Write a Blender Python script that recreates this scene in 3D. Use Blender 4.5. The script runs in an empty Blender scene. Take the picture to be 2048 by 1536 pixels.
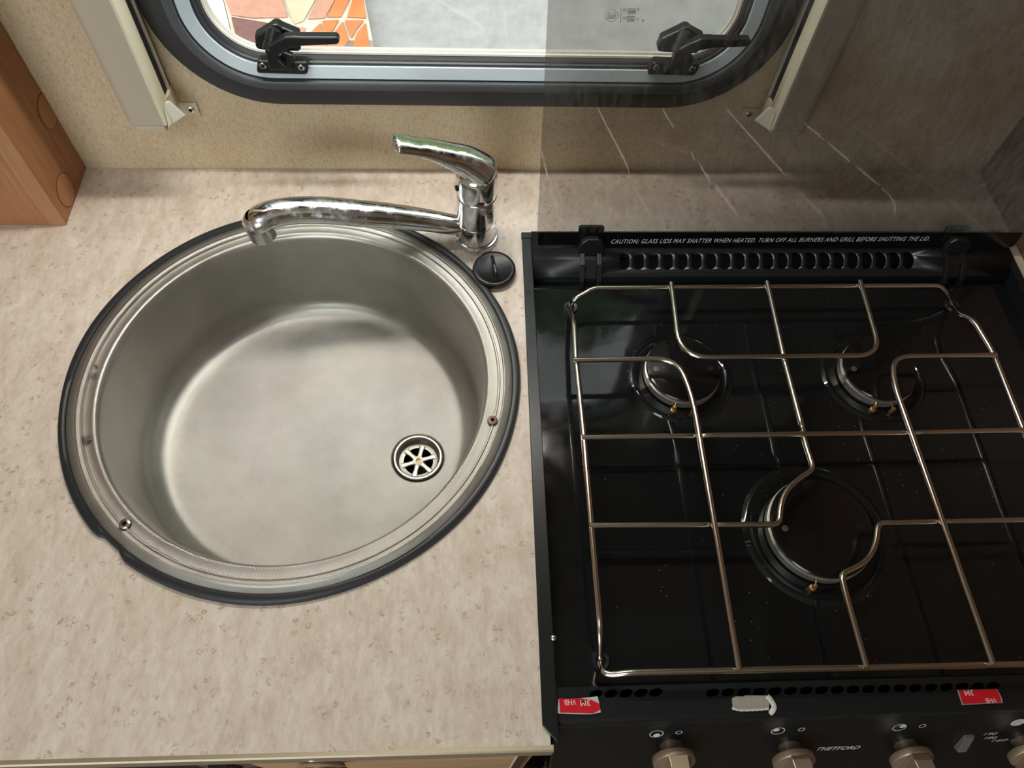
import bpy, bmesh, math, random
from mathutils import Vector, Matrix
random.seed(7)
scene = bpy.context.scene
COL = scene.collection
PI = math.pi

# ------------------------------------------------------------------ camera, world, lights, exposure
# z = 0 is the worktop surface, y runs from the person towards the window wall, metres
H = 0.612
FPX = 1496.0
CR = Vector((0.9981, -0.0410, 0.0450)).normalized()
CF = Vector((0.0596, 0.5086, -0.8589)).normalized()
CU = CR.cross(CF).normalized()
CR = CF.cross(CU).normalized()
CAM = Vector((0, 0, H))
cam_d = bpy.data.cameras.new('camera')
cam = bpy.data.objects.new('camera', cam_d)
COL.objects.link(cam)
cam_d.sensor_width = 36.0
cam_d.lens = FPX / 2048 * 36.0
cam_d.clip_start = 0.02
m = Matrix((CR, CU, -CF)).transposed().to_4x4()
m.translation = CAM
cam.matrix_world = m
scene.camera = cam

world = bpy.data.worlds.new('sky')
scene.world = world
world.use_nodes = True
wb = world.node_tree.nodes['Background']
wb.inputs['Color'].default_value = (0.90, 0.96, 0.97, 1)
wb.inputs['Strength'].default_value = 5.6

def area(name, loc, direction, sx, sy, power, color):
    d = bpy.data.lights.new(name, 'AREA')
    d.shape = 'RECTANGLE'; d.size = sx; d.size_y = sy; d.energy = power; d.color = color
    o = bpy.data.objects.new(name, d); COL.objects.link(o)
    o.location = loc
    o.rotation_euler = Vector(direction).to_track_quat('-Z', 'Y').to_euler()
    return o
# daylight enters by the kitchen window, the roof hatch and the window in the opposite wall
for o in (area('roof_hatch_portal', (-0.45, -0.50, 1.13), (0, 0, -1), 0.54, 0.54, 1.0, (1, 1, 1)),
          area('opposite_window_portal', (-0.70, -1.41, 0.42), (0, 1, 0), 1.16, 0.58, 1.0, (1, 1, 1)),
          area('kitchen_window_portal', (0.0125, 0.662, 0.3405), (0, -1, 0), 0.50, 0.40, 1.0, (1, 1, 1))):
    o.data.cycles.is_portal = True     # guide rays to the openings, give no light themselves

vs = scene.view_settings
vs.view_transform = 'Standard'
vs.look = 'None'
vs.exposure = 0.36
vs.gamma = 1.0
vs.use_curve_mapping = False
scene.cycles.max_bounces = 10
scene.cycles.transparent_max_bounces = 16
scene.cycles.caustics_reflective = False
scene.cycles.caustics_refractive = False
scene.cycles.sample_clamp_indirect = 6.0
scene.cycles.use_denoising = True

# ------------------------------------------------------------------ measured points -> metres
def ray(px, py):
    return CR * ((px - 1024) / FPX) + CU * ((768 - py) / FPX) + CF
def G(px, py, z=0.0):
    d = ray(px, py); return CAM + d * ((z - H) / d.z)
def W(px, py, y):
    d = ray(px, py); return CAM + d * (y / d.y)
def ONPLANE(px, py, p0, n):
    d = ray(px, py); return CAM + d * ((p0 - CAM).dot(n) / d.dot(n))

# ------------------------------------------------------------------ materials
MATS = {}
def newmat(name):
    mt = bpy.data.materials.new(name); mt.use_nodes = True
    MATS[name] = mt
    return mt, mt.node_tree.nodes, mt.node_tree.links, mt.node_tree.nodes['Principled BSDF']
def simple(name, col, rough=0.5, metal=0.0, coat=0.0, spec=0.5, bump=None, sheen=0.0):
    mt, N, L, b = newmat(name)
    b.inputs['Base Color'].default_value = (*col, 1)
    b.inputs['Roughness'].default_value = rough
    b.inputs['Metallic'].default_value = metal
    b.inputs['Coat Weight'].default_value = coat
    b.inputs['Specular IOR Level'].default_value = spec
    if bump:
        sc, st, dist = bump
        tc = N.new('ShaderNodeTexCoord'); nz = N.new('ShaderNodeTexNoise')
        nz.inputs['Scale'].default_value = sc; nz.inputs['Detail'].default_value = 4
        L.new(tc.outputs['Object'], nz.inputs['Vector'])
        bp = N.new('ShaderNodeBump'); bp.inputs['Strength'].default_value = st; bp.inputs['Distance'].default_value = dist
        L.new(nz.outputs['Fac'], bp.inputs['Height']); L.new(bp.outputs['Normal'], b.inputs['Normal'])
    return mt
def ramp(N, stops):
    r = N.new('ShaderNodeValToRGB')
    e = r.color_ramp.elements
    while len(e) < len(stops): e.new(0.5)
    for el, (p, c) in zip(e, stops):
        el.position = p; el.color = (*c, 1) if len(c) == 3 else c
    return r
def mapping(N, L, scale=(1, 1, 1), rot=(0, 0, 0), coord='Object'):
    tc = N.new('ShaderNodeTexCoord'); mp = N.new('ShaderNodeMapping')
    mp.inputs['Scale'].default_value = scale; mp.inputs['Rotation'].default_value = rot
    L.new(tc.outputs[coord], mp.inputs['Vector'])
    return mp
def noise(N, L, vec, scale, detail=4, rough=0.55, dist=0.0):
    n = N.new('ShaderNodeTexNoise')
    n.inputs['Scale'].default_value = scale; n.inputs['Detail'].default_value = detail
    n.inputs['Roughness'].default_value = rough; n.inputs['Distortion'].default_value = dist
    L.new(vec, n.inputs['Vector'])
    return n
def mix(N, L, fac, a, b, mode='MIX'):
    x = N.new('ShaderNodeMix'); x.data_type = 'RGBA'; x.blend_type = mode
    for sock, val in ((x.inputs['Factor'], fac), (x.inputs[6], a), (x.inputs[7], b)):
        if hasattr(val, 'links'): L.new(val, sock)
        elif isinstance(val, (int, float)): sock.default_value = val
        else: sock.default_value = (*val, 1)
    return x.outputs[2]
def math_(N, L, op, a, b=None, c=None):
    x = N.new('ShaderNodeMath'); x.operation = op
    for i, val in enumerate((a, b, c)):
        if val is None: continue
        if hasattr(val, 'links'): L.new(val, x.inputs[i])
        else: x.inputs[i].default_value = val
    return x.outputs[0]

def mat_laminate():
    mt, N, L, b = newmat('laminate')
    mp = mapping(N, L)
    # soft diagonal clouds
    mp2 = mapping(N, L, scale=(1.0, 0.45, 1), rot=(0, 0, math.radians(-32)))
    big = noise(N, L, mp2.outputs[0], 48, 6, 0.65, 0.5)
    mid = noise(N, L, mp2.outputs[0], 160, 6, 0.7, 0.4)
    r1 = ramp(N, [(0.28, (0.58, 0.475, 0.385)), (0.48, (0.685, 0.595, 0.50)), (0.70, (0.76, 0.69, 0.605))])
    L.new(big.outputs['Fac'], r1.inputs[0])
    r2 = ramp(N, [(0.35, (0.86, 0.82, 0.79)), (0.6, (1, 1, 1))])
    L.new(mid.outputs['Fac'], r2.inputs[0])
    c = mix(N, L, 0.85, r1.outputs[0], r2.outputs[0], 'MULTIPLY')
    # small curled flecks
    dn = noise(N, L, mp.outputs[0], 240, 2)
    dv = N.new('ShaderNodeVectorMath'); dv.operation = 'SCALE'; dv.inputs['Scale'].default_value = 0.006
    L.new(dn.outputs['Color'], dv.inputs[0])
    av = N.new('ShaderNodeVectorMath'); av.operation = 'ADD'
    L.new(mp.outputs[0], av.inputs[0]); L.new(dv.outputs[0], av.inputs[1])
    vo = N.new('ShaderNodeTexVoronoi'); vo.inputs['Scale'].default_value = 84; vo.voronoi_dimensions = '2D'
    L.new(av.outputs[0], vo.inputs['Vector'])
    sub = math_(N, L, 'SUBTRACT', vo.outputs['Distance'], 0.13)
    ab = math_(N, L, 'ABSOLUTE', sub)
    ring = ramp(N, [(0.03, (1, 1, 1)), (0.12, (0, 0, 0))])
    L.new(ab, ring.inputs[0])
    msk = noise(N, L, mp.outputs[0], 42, 3)
    mr = ramp(N, [(0.45, (0, 0, 0)), (0.58, (1, 1, 1))])
    L.new(msk.outputs['Fac'], mr.inputs[0])
    brk = noise(N, L, mp.outputs[0], 330, 2)
    br = ramp(N, [(0.42, (0, 0, 0)), (0.56, (1, 1, 1))])
    L.new(brk.outputs['Fac'], br.inputs[0])
    f = math_(N, L, 'MULTIPLY', ring.outputs[0], mr.outputs[0])
    f = math_(N, L, 'MULTIPLY', f, br.outputs[0])
    f = math_(N, L, 'MULTIPLY', f, 0.80)
    c = mix(N, L, f, c, (0.40, 0.275, 0.20))
    sm = noise(N, L, mp2.outputs[0], 210, 4, 0.6, 0.8)
    sr = ramp(N, [(0.60, (0, 0, 0)), (0.72, (0.45, 0.45, 0.45))])
    L.new(sm.outputs['Fac'], sr.inputs[0])
    c = mix(N, L, sr.outputs[0], c, (0.46, 0.33, 0.25))
    L.new(c, b.inputs['Base Color'])
    b.inputs['Roughness'].default_value = 0.42
    b.inputs['Specular IOR Level'].default_value = 0.35
    fn = noise(N, L, mp.outputs[0], 420, 3)
    bp = N.new('ShaderNodeBump'); bp.inputs['Strength'].default_value = 0.12; bp.inputs['Distance'].default_value = 0.0006
    L.new(fn.outputs['Fac'], bp.inputs['Height']); L.new(bp.outputs['Normal'], b.inputs['Normal'])
mat_laminate()

def mat_wall():
    mt, N, L, b = newmat('wall_vinyl')
    mp = mapping(N, L, scale=(1, 1, 0.40))
    f1 = noise(N, L, mp.outputs[0], 950, 3, 0.6)
    f2 = noise(N, L, mp.outputs[0], 430, 4, 0.6, 0.3)
    big = noise(N, L, mp.outputs[0], 14, 3)
    s = math_(N, L, 'ADD', f1.outputs['Fac'], f2.outputs['Fac'])
    h = math_(N, L, 'MULTIPLY', s, 0.5)
    r = ramp(N, [(0.33, (0.40, 0.305, 0.195)), (0.47, (0.60, 0.485, 0.33)), (0.64, (0.68, 0.575, 0.415))])
    L.new(h, r.inputs[0])
    r2 = ramp(N, [(0.35, (0.93, 0.9, 0.86)), (0.65, (1, 1, 1))])
    L.new(big.outputs['Fac'], r2.inputs[0])
    c = mix(N, L, 1.0, r.outputs[0], r2.outputs[0], 'MULTIPLY')
    L.new(c, b.inputs['Base Color'])
    b.inputs['Roughness'].default_value = 0.62
    b.inputs['Specular IOR Level'].default_value = 0.3
    bp = N.new('ShaderNodeBump'); bp.inputs['Strength'].default_value = 0.55; bp.inputs['Distance'].default_value = 0.0012
    L.new(h, bp.inputs['Height']); L.new(bp.outputs['Normal'], b.inputs['Normal'])
mat_wall()

def mat_wood(name, dark, mid, light, axis='z', rough=0.42):
    mt, N, L, b = newmat(name)
    sc = {'z': (1, 1, 0.07), 'x': (0.07, 1, 1), 'y': (1, 0.07, 1)}[axis]
    mp = mapping(N, L, scale=sc)
    g = noise(N, L, mp.outputs[0], 120, 6, 0.65, 0.5)
    g2 = noise(N, L, mp.outputs[0], 26, 4, 0.55, 1.2)
    s = math_(N, L, 'ADD', math_(N, L, 'MULTIPLY', g.outputs['Fac'], 0.55), math_(N, L, 'MULTIPLY', g2.outputs['Fac'], 0.45))
    r = ramp(N, [(0.33, dark), (0.5, mid), (0.68, light)])
    L.new(s, r.inputs[0]); L.new(r.outputs[0], b.inputs['Base Color'])
    b.inputs['Roughness'].default_value = rough
    b.inputs['Specular IOR Level'].default_value = 0.3
    bp = N.new('ShaderNodeBump'); bp.inputs['Strength'].default_value = 0.1; bp.inputs['Distance'].default_value = 0.0005
    L.new(g.outputs['Fac'], bp.inputs['Height']); L.new(bp.outputs['Normal'], b.inputs['Normal'])
mat_wood('cabinet_wood', (0.23, 0.09, 0.038), (0.345, 0.155, 0.068), (0.44, 0.225, 0.10))
mat_wood('cap_wood', (0.33, 0.14, 0.055), (0.39, 0.18, 0.075), (0.44, 0.215, 0.09))
mat_wood('edge_wood', (0.34, 0.165, 0.075), (0.43, 0.225, 0.105), (0.50, 0.285, 0.14))
mat_wood('right_panel_wood', (0.12, 0.055, 0.03), (0.19, 0.095, 0.052), (0.25, 0.135, 0.075))
mat_wood('drawer_wood', (0.38, 0.22, 0.11), (0.52, 0.33, 0.18), (0.60, 0.40, 0.23), axis='x')
mat_wood('dark_post_wood', (0.05, 0.03, 0.02), (0.08, 0.05, 0.035), (0.11, 0.075, 0.05))
mat_wood('floor_wood', (0.12, 0.07, 0.04), (0.2, 0.12, 0.07), (0.27, 0.17, 0.1), axis='x', rough=0.5)

def mat_chrome():
    mt, N, L, b = newmat('chrome')
    mp = mapping(N, L)
    n = noise(N, L, mp.outputs[0], 150, 6, 0.7)
    spots = noise(N, L, mp.outputs[0], 55, 4, 0.6)
    r = ramp(N, [(0.42, (0.05, 0.05, 0.05)), (0.62, (0.36, 0.36, 0.36))])
    mul = math_(N, L, 'MULTIPLY', math_(N, L, 'ADD', n.outputs['Fac'], spots.outputs['Fac']), 0.5)
    L.new(mul, r.inputs[0]); L.new(r.outputs[0], b.inputs['Roughness'])
    rc = ramp(N, [(0.42, (0.80, 0.81, 0.82)), (0.62, (0.62, 0.63, 0.63))])
    L.new(mul, rc.inputs[0]); L.new(rc.outputs[0], b.inputs['Base Color'])
    b.inputs['Metallic'].default_value = 1.0
mat_chrome()
simple('clean_chrome', (0.75, 0.75, 0.74), 0.12, 1.0)

def mat_steel():
    # stainless steel rolled with a fine linen pattern
    mt, N, L, b = newmat('linen_steel')
    tc = N.new('ShaderNodeTexCoord')
    sp = N.new('ShaderNodeSeparateXYZ'); L.new(tc.outputs['Object'], sp.inputs[0])
    k = 2 * PI / 0.0017
    a = math_(N, L, 'SINE', math_(N, L, 'MULTIPLY', math_(N, L, 'ADD', sp.outputs[0], math_(N, L, 'MULTIPLY', sp.outputs[1], 0.35)), k))
    c = math_(N, L, 'SINE', math_(N, L, 'MULTIPLY', math_(N, L, 'SUBTRACT', sp.outputs[1], math_(N, L, 'MULTIPLY', sp.outputs[0], 0.35)), k))
    w = math_(N, L, 'MULTIPLY', a, c)
    ge = N.new('ShaderNodeNewGeometry'); sn = N.new('ShaderNodeSeparateXYZ'); L.new(ge.outputs['True Normal'], sn.inputs[0])
    w = math_(N, L, 'MULTIPLY', w, math_(N, L, 'POWER', math_(N, L, 'ABSOLUTE', sn.outputs[2]), 4.0))
    col = math_(N, L, 'MULTIPLY_ADD', w, 0.075, 0.0)
    st = noise(N, L, tc.outputs['Object'], 22, 5, 0.6)
    r = ramp(N, [(0.35, (0.40, 0.387, 0.347)), (0.65, (0.47, 0.455, 0.415))])
    L.new(st.outputs['Fac'], r.inputs[0])
    cc = N.new('ShaderNodeVectorMath'); cc.operation = 'ADD'
    L.new(r.outputs[0], cc.inputs[0])
    cmb = N.new('ShaderNodeCombineXYZ')
    for i in range(3): L.new(col, cmb.inputs[i])
    L.new(cmb.outputs[0], cc.inputs[1]); L.new(cc.outputs[0], b.inputs['Base Color'])
    b.inputs['Metallic'].default_value = 0.84
    rr = ramp(N, [(0.3, (0.30, 0.30, 0.30)), (0.7, (0.40, 0.40, 0.40))])
    L.new(st.outputs['Fac'], rr.inputs[0]); L.new(rr.outputs[0], b.inputs['Roughness'])
    bp = N.new('ShaderNodeBump'); bp.inputs['Strength'].default_value = 0.35; bp.inputs['Distance'].default_value = 0.0003
    L.new(w, bp.inputs['Height']); L.new(bp.outputs['Normal'], b.inputs['Normal'])
mat_steel()

def mat_enamel():
    mt, N, L, b = newmat('black_enamel')
    mp = mapping(N, L)
    b.inputs['Base Color'].default_value = (0.006, 0.0075, 0.008, 1)
    n = noise(N, L, mp.outputs[0], 30, 6, 0.65)
    r = ramp(N, [(0.45, (0.05, 0.05, 0.05)), (0.75, (0.16, 0.16, 0.16))])
    L.new(n.outputs['Fac'], r.inputs[0]); L.new(r.outputs[0], b.inputs['Roughness'])
    v = N.new('ShaderNodeTexVoronoi'); v.inputs['Scale'].default_value = 60; v.voronoi_dimensions = '2D'
    L.new(mp.outputs[0], v.inputs['Vector'])
    rs = ramp(N, [(0.012, (1, 1, 1)), (0.03, (0, 0, 0))])
    L.new(v.outputs['Distance'], rs.inputs[0])
    gate = noise(N, L, mp.outputs[0], 24, 2)
    gr = ramp(N, [(0.55, (0, 0, 0)), (0.6, (1, 1, 1))])
    L.new(gate.outputs['Fac'], gr.inputs[0])
    f = math_(N, L, 'MULTIPLY', rs.outputs[0], gr.outputs[0])
    c = mix(N, L, f, (0.006, 0.0075, 0.008), (0.25, 0.24, 0.22))
    L.new(c, b.inputs['Base Color'])
mat_enamel()
simple('black_metal', (0.009, 0.011, 0.012), 0.32, spec=0.4, bump=(160, 0.05, 0.0005))
simple('black_burner', (0.006, 0.006, 0.006), 0.16, bump=(220, 0.08, 0.0004))
simple('black_plastic', (0.009, 0.009, 0.010), 0.36, spec=0.4, bump=(260, 0.08, 0.0004))
simple('plug_rubber', (0.006, 0.006, 0.0065), 0.30, spec=0.3, bump=(420, 0.25, 0.0006))
simple('black_rubber', (0.016, 0.018, 0.022), 0.40, bump=(180, 0.12, 0.0006))
simple('frame_rubber', (0.022, 0.024, 0.028), 0.45, bump=(140, 0.12, 0.0006))
simple('highlight_rubber', (0.07, 0.078, 0.086), 0.38, bump=(220, 0.2, 0.0008))  # frame rubber lightened, paints in the highlight along the ridge
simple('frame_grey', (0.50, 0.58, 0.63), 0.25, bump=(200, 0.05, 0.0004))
simple('hatch_black', (0.004, 0.004, 0.004), 0.9)
simple('brush_pile', (0.008, 0.008, 0.009), 0.95, bump=(900, 0.9, 0.002))
simple('cream_plastic', (0.78, 0.74, 0.56), 0.35)
simple('rail_cover', (0.52, 0.46, 0.36), 0.4, bump=(300, 0.04, 0.0003))
simple('ivory_plastic', (0.80, 0.77, 0.68), 0.35)
simple('beige_plastic', (0.56, 0.49, 0.36), 0.45)
simple('edge_gold', (0.70, 0.62, 0.46), 0.30, 0.75)
simple('satin_knob', (0.54, 0.43, 0.325), 0.40, 0.75)
simple('strainer_steel', (0.34, 0.325, 0.285), 0.38, 0.9)
simple('wire_steel', (0.62, 0.57, 0.50), 0.20, 1.0)
simple('burner_alu', (0.46, 0.42, 0.38), 0.42, 0.85)
simple('brass', (0.42, 0.26, 0.10), 0.4, 0.8)
simple('screw_steel', (0.62, 0.61, 0.58), 0.25, 1.0)
simple('rusty_screw', (0.26, 0.17, 0.13), 0.5, 0.7)
simple('white_ink', (0.62, 0.63, 0.62), 0.6)
simple('grey_ink', (0.42, 0.43, 0.42), 0.6)
simple('etched_ink', (0.30, 0.31, 0.32), 0.7)
simple('red_film', (0.60, 0.012, 0.022), 0.30, bump=(240, 0.15, 0.0006))
simple('pink_ink', (0.80, 0.45, 0.46), 0.5)
simple('foam_tape', (0.36, 0.33, 0.28), 0.6, bump=(300, 0.6, 0.0015))
simple('foam_white', (0.62, 0.60, 0.55), 0.6, bump=(400, 0.7, 0.0015))
simple('ceiling_paint', (0.66, 0.63, 0.57), 0.7)
simple('carcass_dark', (0.02, 0.018, 0.016), 0.7)
simple('grey_switch', (0.14, 0.14, 0.14), 0.4)
simple('print_black', (0.004, 0.004, 0.005), 0.12)

def mat_sheet(name, tint, refl, rough, dust=0.0, dustcol=(0.5, 0.5, 0.5)):
    mt, N, L, b = newmat(name)
    N.remove(b)
    out = N['Material Output']
    tr = N.new('ShaderNodeBsdfTransparent'); tr.inputs['Color'].default_value = (*tint, 1)
    gl = N.new('ShaderNodeBsdfGlossy'); gl.inputs['Roughness'].default_value = rough
    gl.inputs['Color'].default_value = (1, 1, 1, 1)
    fr = N.new('ShaderNodeFresnel')
    ge = N.new('ShaderNodeNewGeometry')      # a thin sheet reflects alike from both of its faces
    L.new(math_(N, L, 'MULTIPLY_ADD', ge.outputs['Backfacing'], 1/refl - refl, refl), fr.inputs['IOR'])
    mx = N.new('ShaderNodeMixShader')
    L.new(fr.outputs[0], mx.inputs[0]); L.new(tr.outputs[0], mx.inputs[1]); L.new(gl.outputs[0], mx.inputs[2])
    last = mx.outputs[0]
    if dust > 0:
        df = N.new('ShaderNodeBsdfDiffuse'); df.inputs['Color'].default_value = (*dustcol, 1)
        mp = mapping(N, L, scale=(1, 1, 0.25), rot=(0, math.radians(12), 0))
        n1 = noise(N, L, mp.outputs[0], 190, 6, 0.75)
        mp2 = mapping(N, L)
        n2 = noise(N, L, mp2.outputs[0], 7, 4, 0.6)
        s = math_(N, L, 'MULTIPLY', n1.outputs['Fac'], n2.outputs['Fac'])
        r = ramp(N, [(0.17, (0, 0, 0)), (0.46, (1, 1, 1))])
        L.new(s, r.inputs[0])
        f = math_(N, L, 'MULTIPLY', r.outputs[0], dust)
        m2 = N.new('ShaderNodeMixShader')
        L.new(f, m2.inputs[0]); L.new(last, m2.inputs[1]); L.new(df.outputs[0], m2.inputs[2])
        last = m2.outputs[0]
    L.new(last, out.inputs['Surface'])
mat_sheet('smoked_glass', (0.74, 0.735, 0.725), 1.45, 0.01, 0.14, (0.6, 0.6, 0.58))
mat_sheet('acrylic', (0.86, 0.87, 0.87), 1.40, 0.02, 0.10, (0.8, 0.8, 0.8))
simple('water', (0.9, 0.9, 0.9), 0.05)
MATS['water'].node_tree.nodes['Principled BSDF'].inputs['Transmission Weight'].default_value = 1.0
MATS['water'].node_tree.nodes['Principled BSDF'].inputs['IOR'].default_value = 1.33

def mat_speckle(name, c0, c1, scale, rough=0.8):
    mt, N, L, b = newmat(name)
    mp = mapping(N, L)
    n = noise(N, L, mp.outputs[0], scale, 8, 0.7)
    r = ramp(N, [(0.35, c0), (0.65, c1)])
    L.new(n.outputs['Fac'], r.inputs[0]); L.new(r.outputs[0], b.inputs['Base Color'])
    b.inputs['Roughness'].default_value = rough
mat_speckle('concrete', (0.200, 0.191, 0.183), (0.264, 0.255, 0.242), 9)
mat_speckle('white_paving', (0.551, 0.541, 0.522), (0.608, 0.598, 0.580), 6)
mat_speckle('peach_clay', (0.320, 0.148, 0.099), (0.383, 0.191, 0.129), 20)
mat_speckle('cream_clay', (0.357, 0.297, 0.190), (0.393, 0.333, 0.226), 20)
mat_speckle('dark_brick', (0.107, 0.042, 0.036), (0.155, 0.065, 0.054), 30)
mat_speckle('orange_tile', (0.357, 0.095, 0.023), (0.408, 0.140, 0.038), 12)
mat_speckle('pale_joint', (0.383, 0.332, 0.255), (0.433, 0.383, 0.306), 20)
mat_speckle('hedge_leaf', (0.015, 0.03, 0.008), (0.13, 0.18, 0.05), 3.5, 0.6)

mt, N, L, b = newmat('lamp_diffuser')
b.inputs['Emission Color'].default_value = (1.0, 0.955, 0.88, 1); b.inputs['Emission Strength'].default_value = 74
# ------------------------------------------------------------------ mesh helpers
class MB:
    def __init__(s): s.v = []; s.f = []
    def add(s, vs_, fs_):
        o = len(s.v); s.v += [Vector(p) for p in vs_]; s.f += [[i + o for i in f] for f in fs_]; return s
    def box(s, a, b):
        x0, y0, z0 = a; x1, y1, z1 = b
        return s.add([(x0,y0,z0),(x1,y0,z0),(x1,y1,z0),(x0,y1,z0),(x0,y0,z1),(x1,y0,z1),(x1,y1,z1),(x0,y1,z1)],
                     [(3,2,1,0),(4,5,6,7),(0,1,5,4),(1,2,6,5),(2,3,7,6),(3,0,4,7)])
    def prism(s, pts, d):
        """polygon (3-D points) pushed along vector d"""
        pts = [Vector(p) for p in pts]; d = Vector(d); n = len(pts)
        nor = Vector((0, 0, 0))
        for i in range(n): nor += pts[i].cross(pts[(i + 1) % n])
        if nor.dot(d) > 0: pts = pts[::-1]
        return s.add(pts + [p + d for p in pts],
                     [list(range(n)), list(range(2*n-1, n-1, -1))] + [(i, i+n, (i+1) % n + n, (i+1) % n)[::-1][::-1] for i in range(n)])
    def tube(s, path, rad, n=10, closed=False, up=None):
        path = [Vector(p) for p in path]; m_ = len(path)
        rad = rad if isinstance(rad, (list, tuple)) else [rad] * m_
        t0 = (path[1] - path[0]).normalized()
        u = up or (Vector((0, 0, 1)) if abs(t0.z) < .9 else Vector((1, 0, 0)))
        rings = []
        for i, p in enumerate(path):
            if closed: t = (path[(i+1) % m_] - path[i-1])
            else: t = path[min(i+1, m_-1)] - path[max(i-1, 0)]
            t.normalize()
            u = (u - t * u.dot(t)).normalized(); w = t.cross(u)
            r = rad[i]; ru, rw = r if isinstance(r, (list, tuple)) else (r, r)
            rings.append([p + u * (math.cos(2*PI*k/n) * ru) + w * (math.sin(2*PI*k/n) * rw) for k in range(n)])
        vs_ = [q for r in rings for q in r]; fs_ = []
        for i in range(m_ if closed else m_ - 1):
            j = (i + 1) % m_
            for k in range(n):
                fs_.append((i*n+k, i*n+(k+1) % n, j*n+(k+1) % n, j*n+k))
        if not closed:
            fs_.append(tuple(range(n))[::-1]); fs_.append(tuple((m_-1)*n + k for k in range(n)))
        return s.add(vs_, fs_)
    def lathe(s, prof, c=(0, 0, 0), n=48, mat=None, cap0=False, cap1=False, rfun=None):
        c = Vector(c); vs_ = []
        for (r, z) in prof:
            for k in range(n):
                a = 2*PI*k/n; rr = rfun(r, a) if rfun else r
                q = Vector((rr*math.cos(a), rr*math.sin(a), z))
                vs_.append((mat @ q if mat else q) + c)
        fs_ = [(i*n+k, i*n+(k+1) % n, (i+1)*n+(k+1) % n, (i+1)*n+k) for i in range(len(prof)-1) for k in range(n)]
        if cap0: fs_.append(tuple(range(n))[::-1])
        if cap1: fs_.append(tuple((len(prof)-1)*n+k for k in range(n)))
        return s.add(vs_, fs_)
    def obj(s, name, mat, parent=None, smooth=True, angle=35, bevel=0.0, seg=2, solid=None, kind=None):
        me = bpy.data.meshes.new(name)
        off = wloc(parent) if parent else None
        vs_ = [p - off for p in s.v] if parent else s.v
        me.from_pydata([tuple(p) for p in vs_], [], s.f)
        bm = bmesh.new(); bm.from_mesh(me)
        bmesh.ops.remove_doubles(bm, verts=bm.verts[:], dist=2e-6)
        bmesh.ops.recalc_face_normals(bm, faces=bm.faces)
        bm.to_mesh(me); bm.free()
        me.materials.append(MATS[mat])
        o = bpy.data.objects.new(name, me); COL.objects.link(o)
        if parent: o.parent = parent
        if smooth:
            for p in me.polygons: p.use_smooth = True
            me.set_sharp_from_angle(angle=math.radians(angle))
        if solid:
            md = o.modifiers.new('thick', 'SOLIDIFY'); md.thickness = solid; md.offset = 0
        if bevel > 0:
            md = o.modifiers.new('bevel', 'BEVEL'); md.width = bevel; md.segments = seg; md.limit_method = 'ANGLE'
            md.angle_limit = math.radians(40); md.use_clamp_overlap = True
        if kind: o['kind'] = kind
        return o
def wloc(o):
    p = Vector((0, 0, 0))
    while o: p += Vector(o.location); o = o.parent
    return p
def tag(o, label, cat, group=None):
    o['label'] = label; o['category'] = cat
    if group: o['group'] = group
    return o
def thing(name, label, cat, loc, group=None):
    o = bpy.data.objects.new(name, None); COL.objects.link(o)
    o.location = loc; o.empty_display_size = 0.02
    return tag(o, label, cat, group)
def struct(o): o['kind'] = 'structure'; return o
def smoothpath(pts, n=6):
    """Catmull-Rom through the points"""
    pts = [Vector(p) for p in pts]; out = []
    P_ = [pts[0]*2 - pts[1]] + pts + [pts[-1]*2 - pts[-2]]
    for i in range(1, len(P_)-2):
        a, b, c, d = P_[i-1:i+3]
        for k in range(n):
            t = k / n
            out.append(0.5*((2*b) + (c-a)*t + (2*a-5*b+4*c-d)*t*t + (3*b-a-3*c+d)*t*t*t))
    out.append(pts[-1]); return out
def fillet(pts, r, n=5):
    """polyline with rounded corners"""
    pts = [Vector(p) for p in pts]; out = [pts[0]]
    for i in range(1, len(pts)-1):
        a, b, c = pts[i-1], pts[i], pts[i+1]
        rr = r[i-1] if isinstance(r, (list, tuple)) else r
        d1 = min(rr, (a-b).length*.48); d2 = min(rr, (c-b).length*.48)
        p, q = b + (a-b).normalized()*d1, b + (c-b).normalized()*d2
        for k in range(n+1):
            t = k/n; out.append(p*(1-t)**2 + b*2*t*(1-t) + q*t*t)
    out.append(pts[-1]); return out
def text_mb(txt, origin, right, up, size, width=None, shear=0.0, thick=0.0002, bold=0.0, space=1.0):
    cu = bpy.data.curves.new('lettering', 'FONT'); cu.body = txt; cu.size = 1.0; cu.shear = shear
    cu.resolution_u = 3; cu.offset = bold; cu.space_character = space
    to = bpy.data.objects.new('lettering_src', cu); COL.objects.link(to)
    dg = bpy.context.evaluated_depsgraph_get(); dg.update()
    me = bpy.data.meshes.new_from_object(to.evaluated_get(dg))
    bpy.data.objects.remove(to); bpy.data.curves.remove(cu)
    xs = [v.co.x for v in me.vertices]; x0, x1 = min(xs), max(xs)
    right = Vector(right).normalized(); up = Vector(up).normalized(); nor = right.cross(up)
    sx = (width / (x1 - x0)) if width else size
    mb = MB()
    vs_ = [Vector(origin) + right*((v.co.x - x0)*sx) + up*(v.co.y*size) + nor*thick for v in me.vertices]
    mb.add(vs_, [list(p.vertices) for p in me.polygons])
    bpy.data.meshes.remove(me)
    return mb
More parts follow.
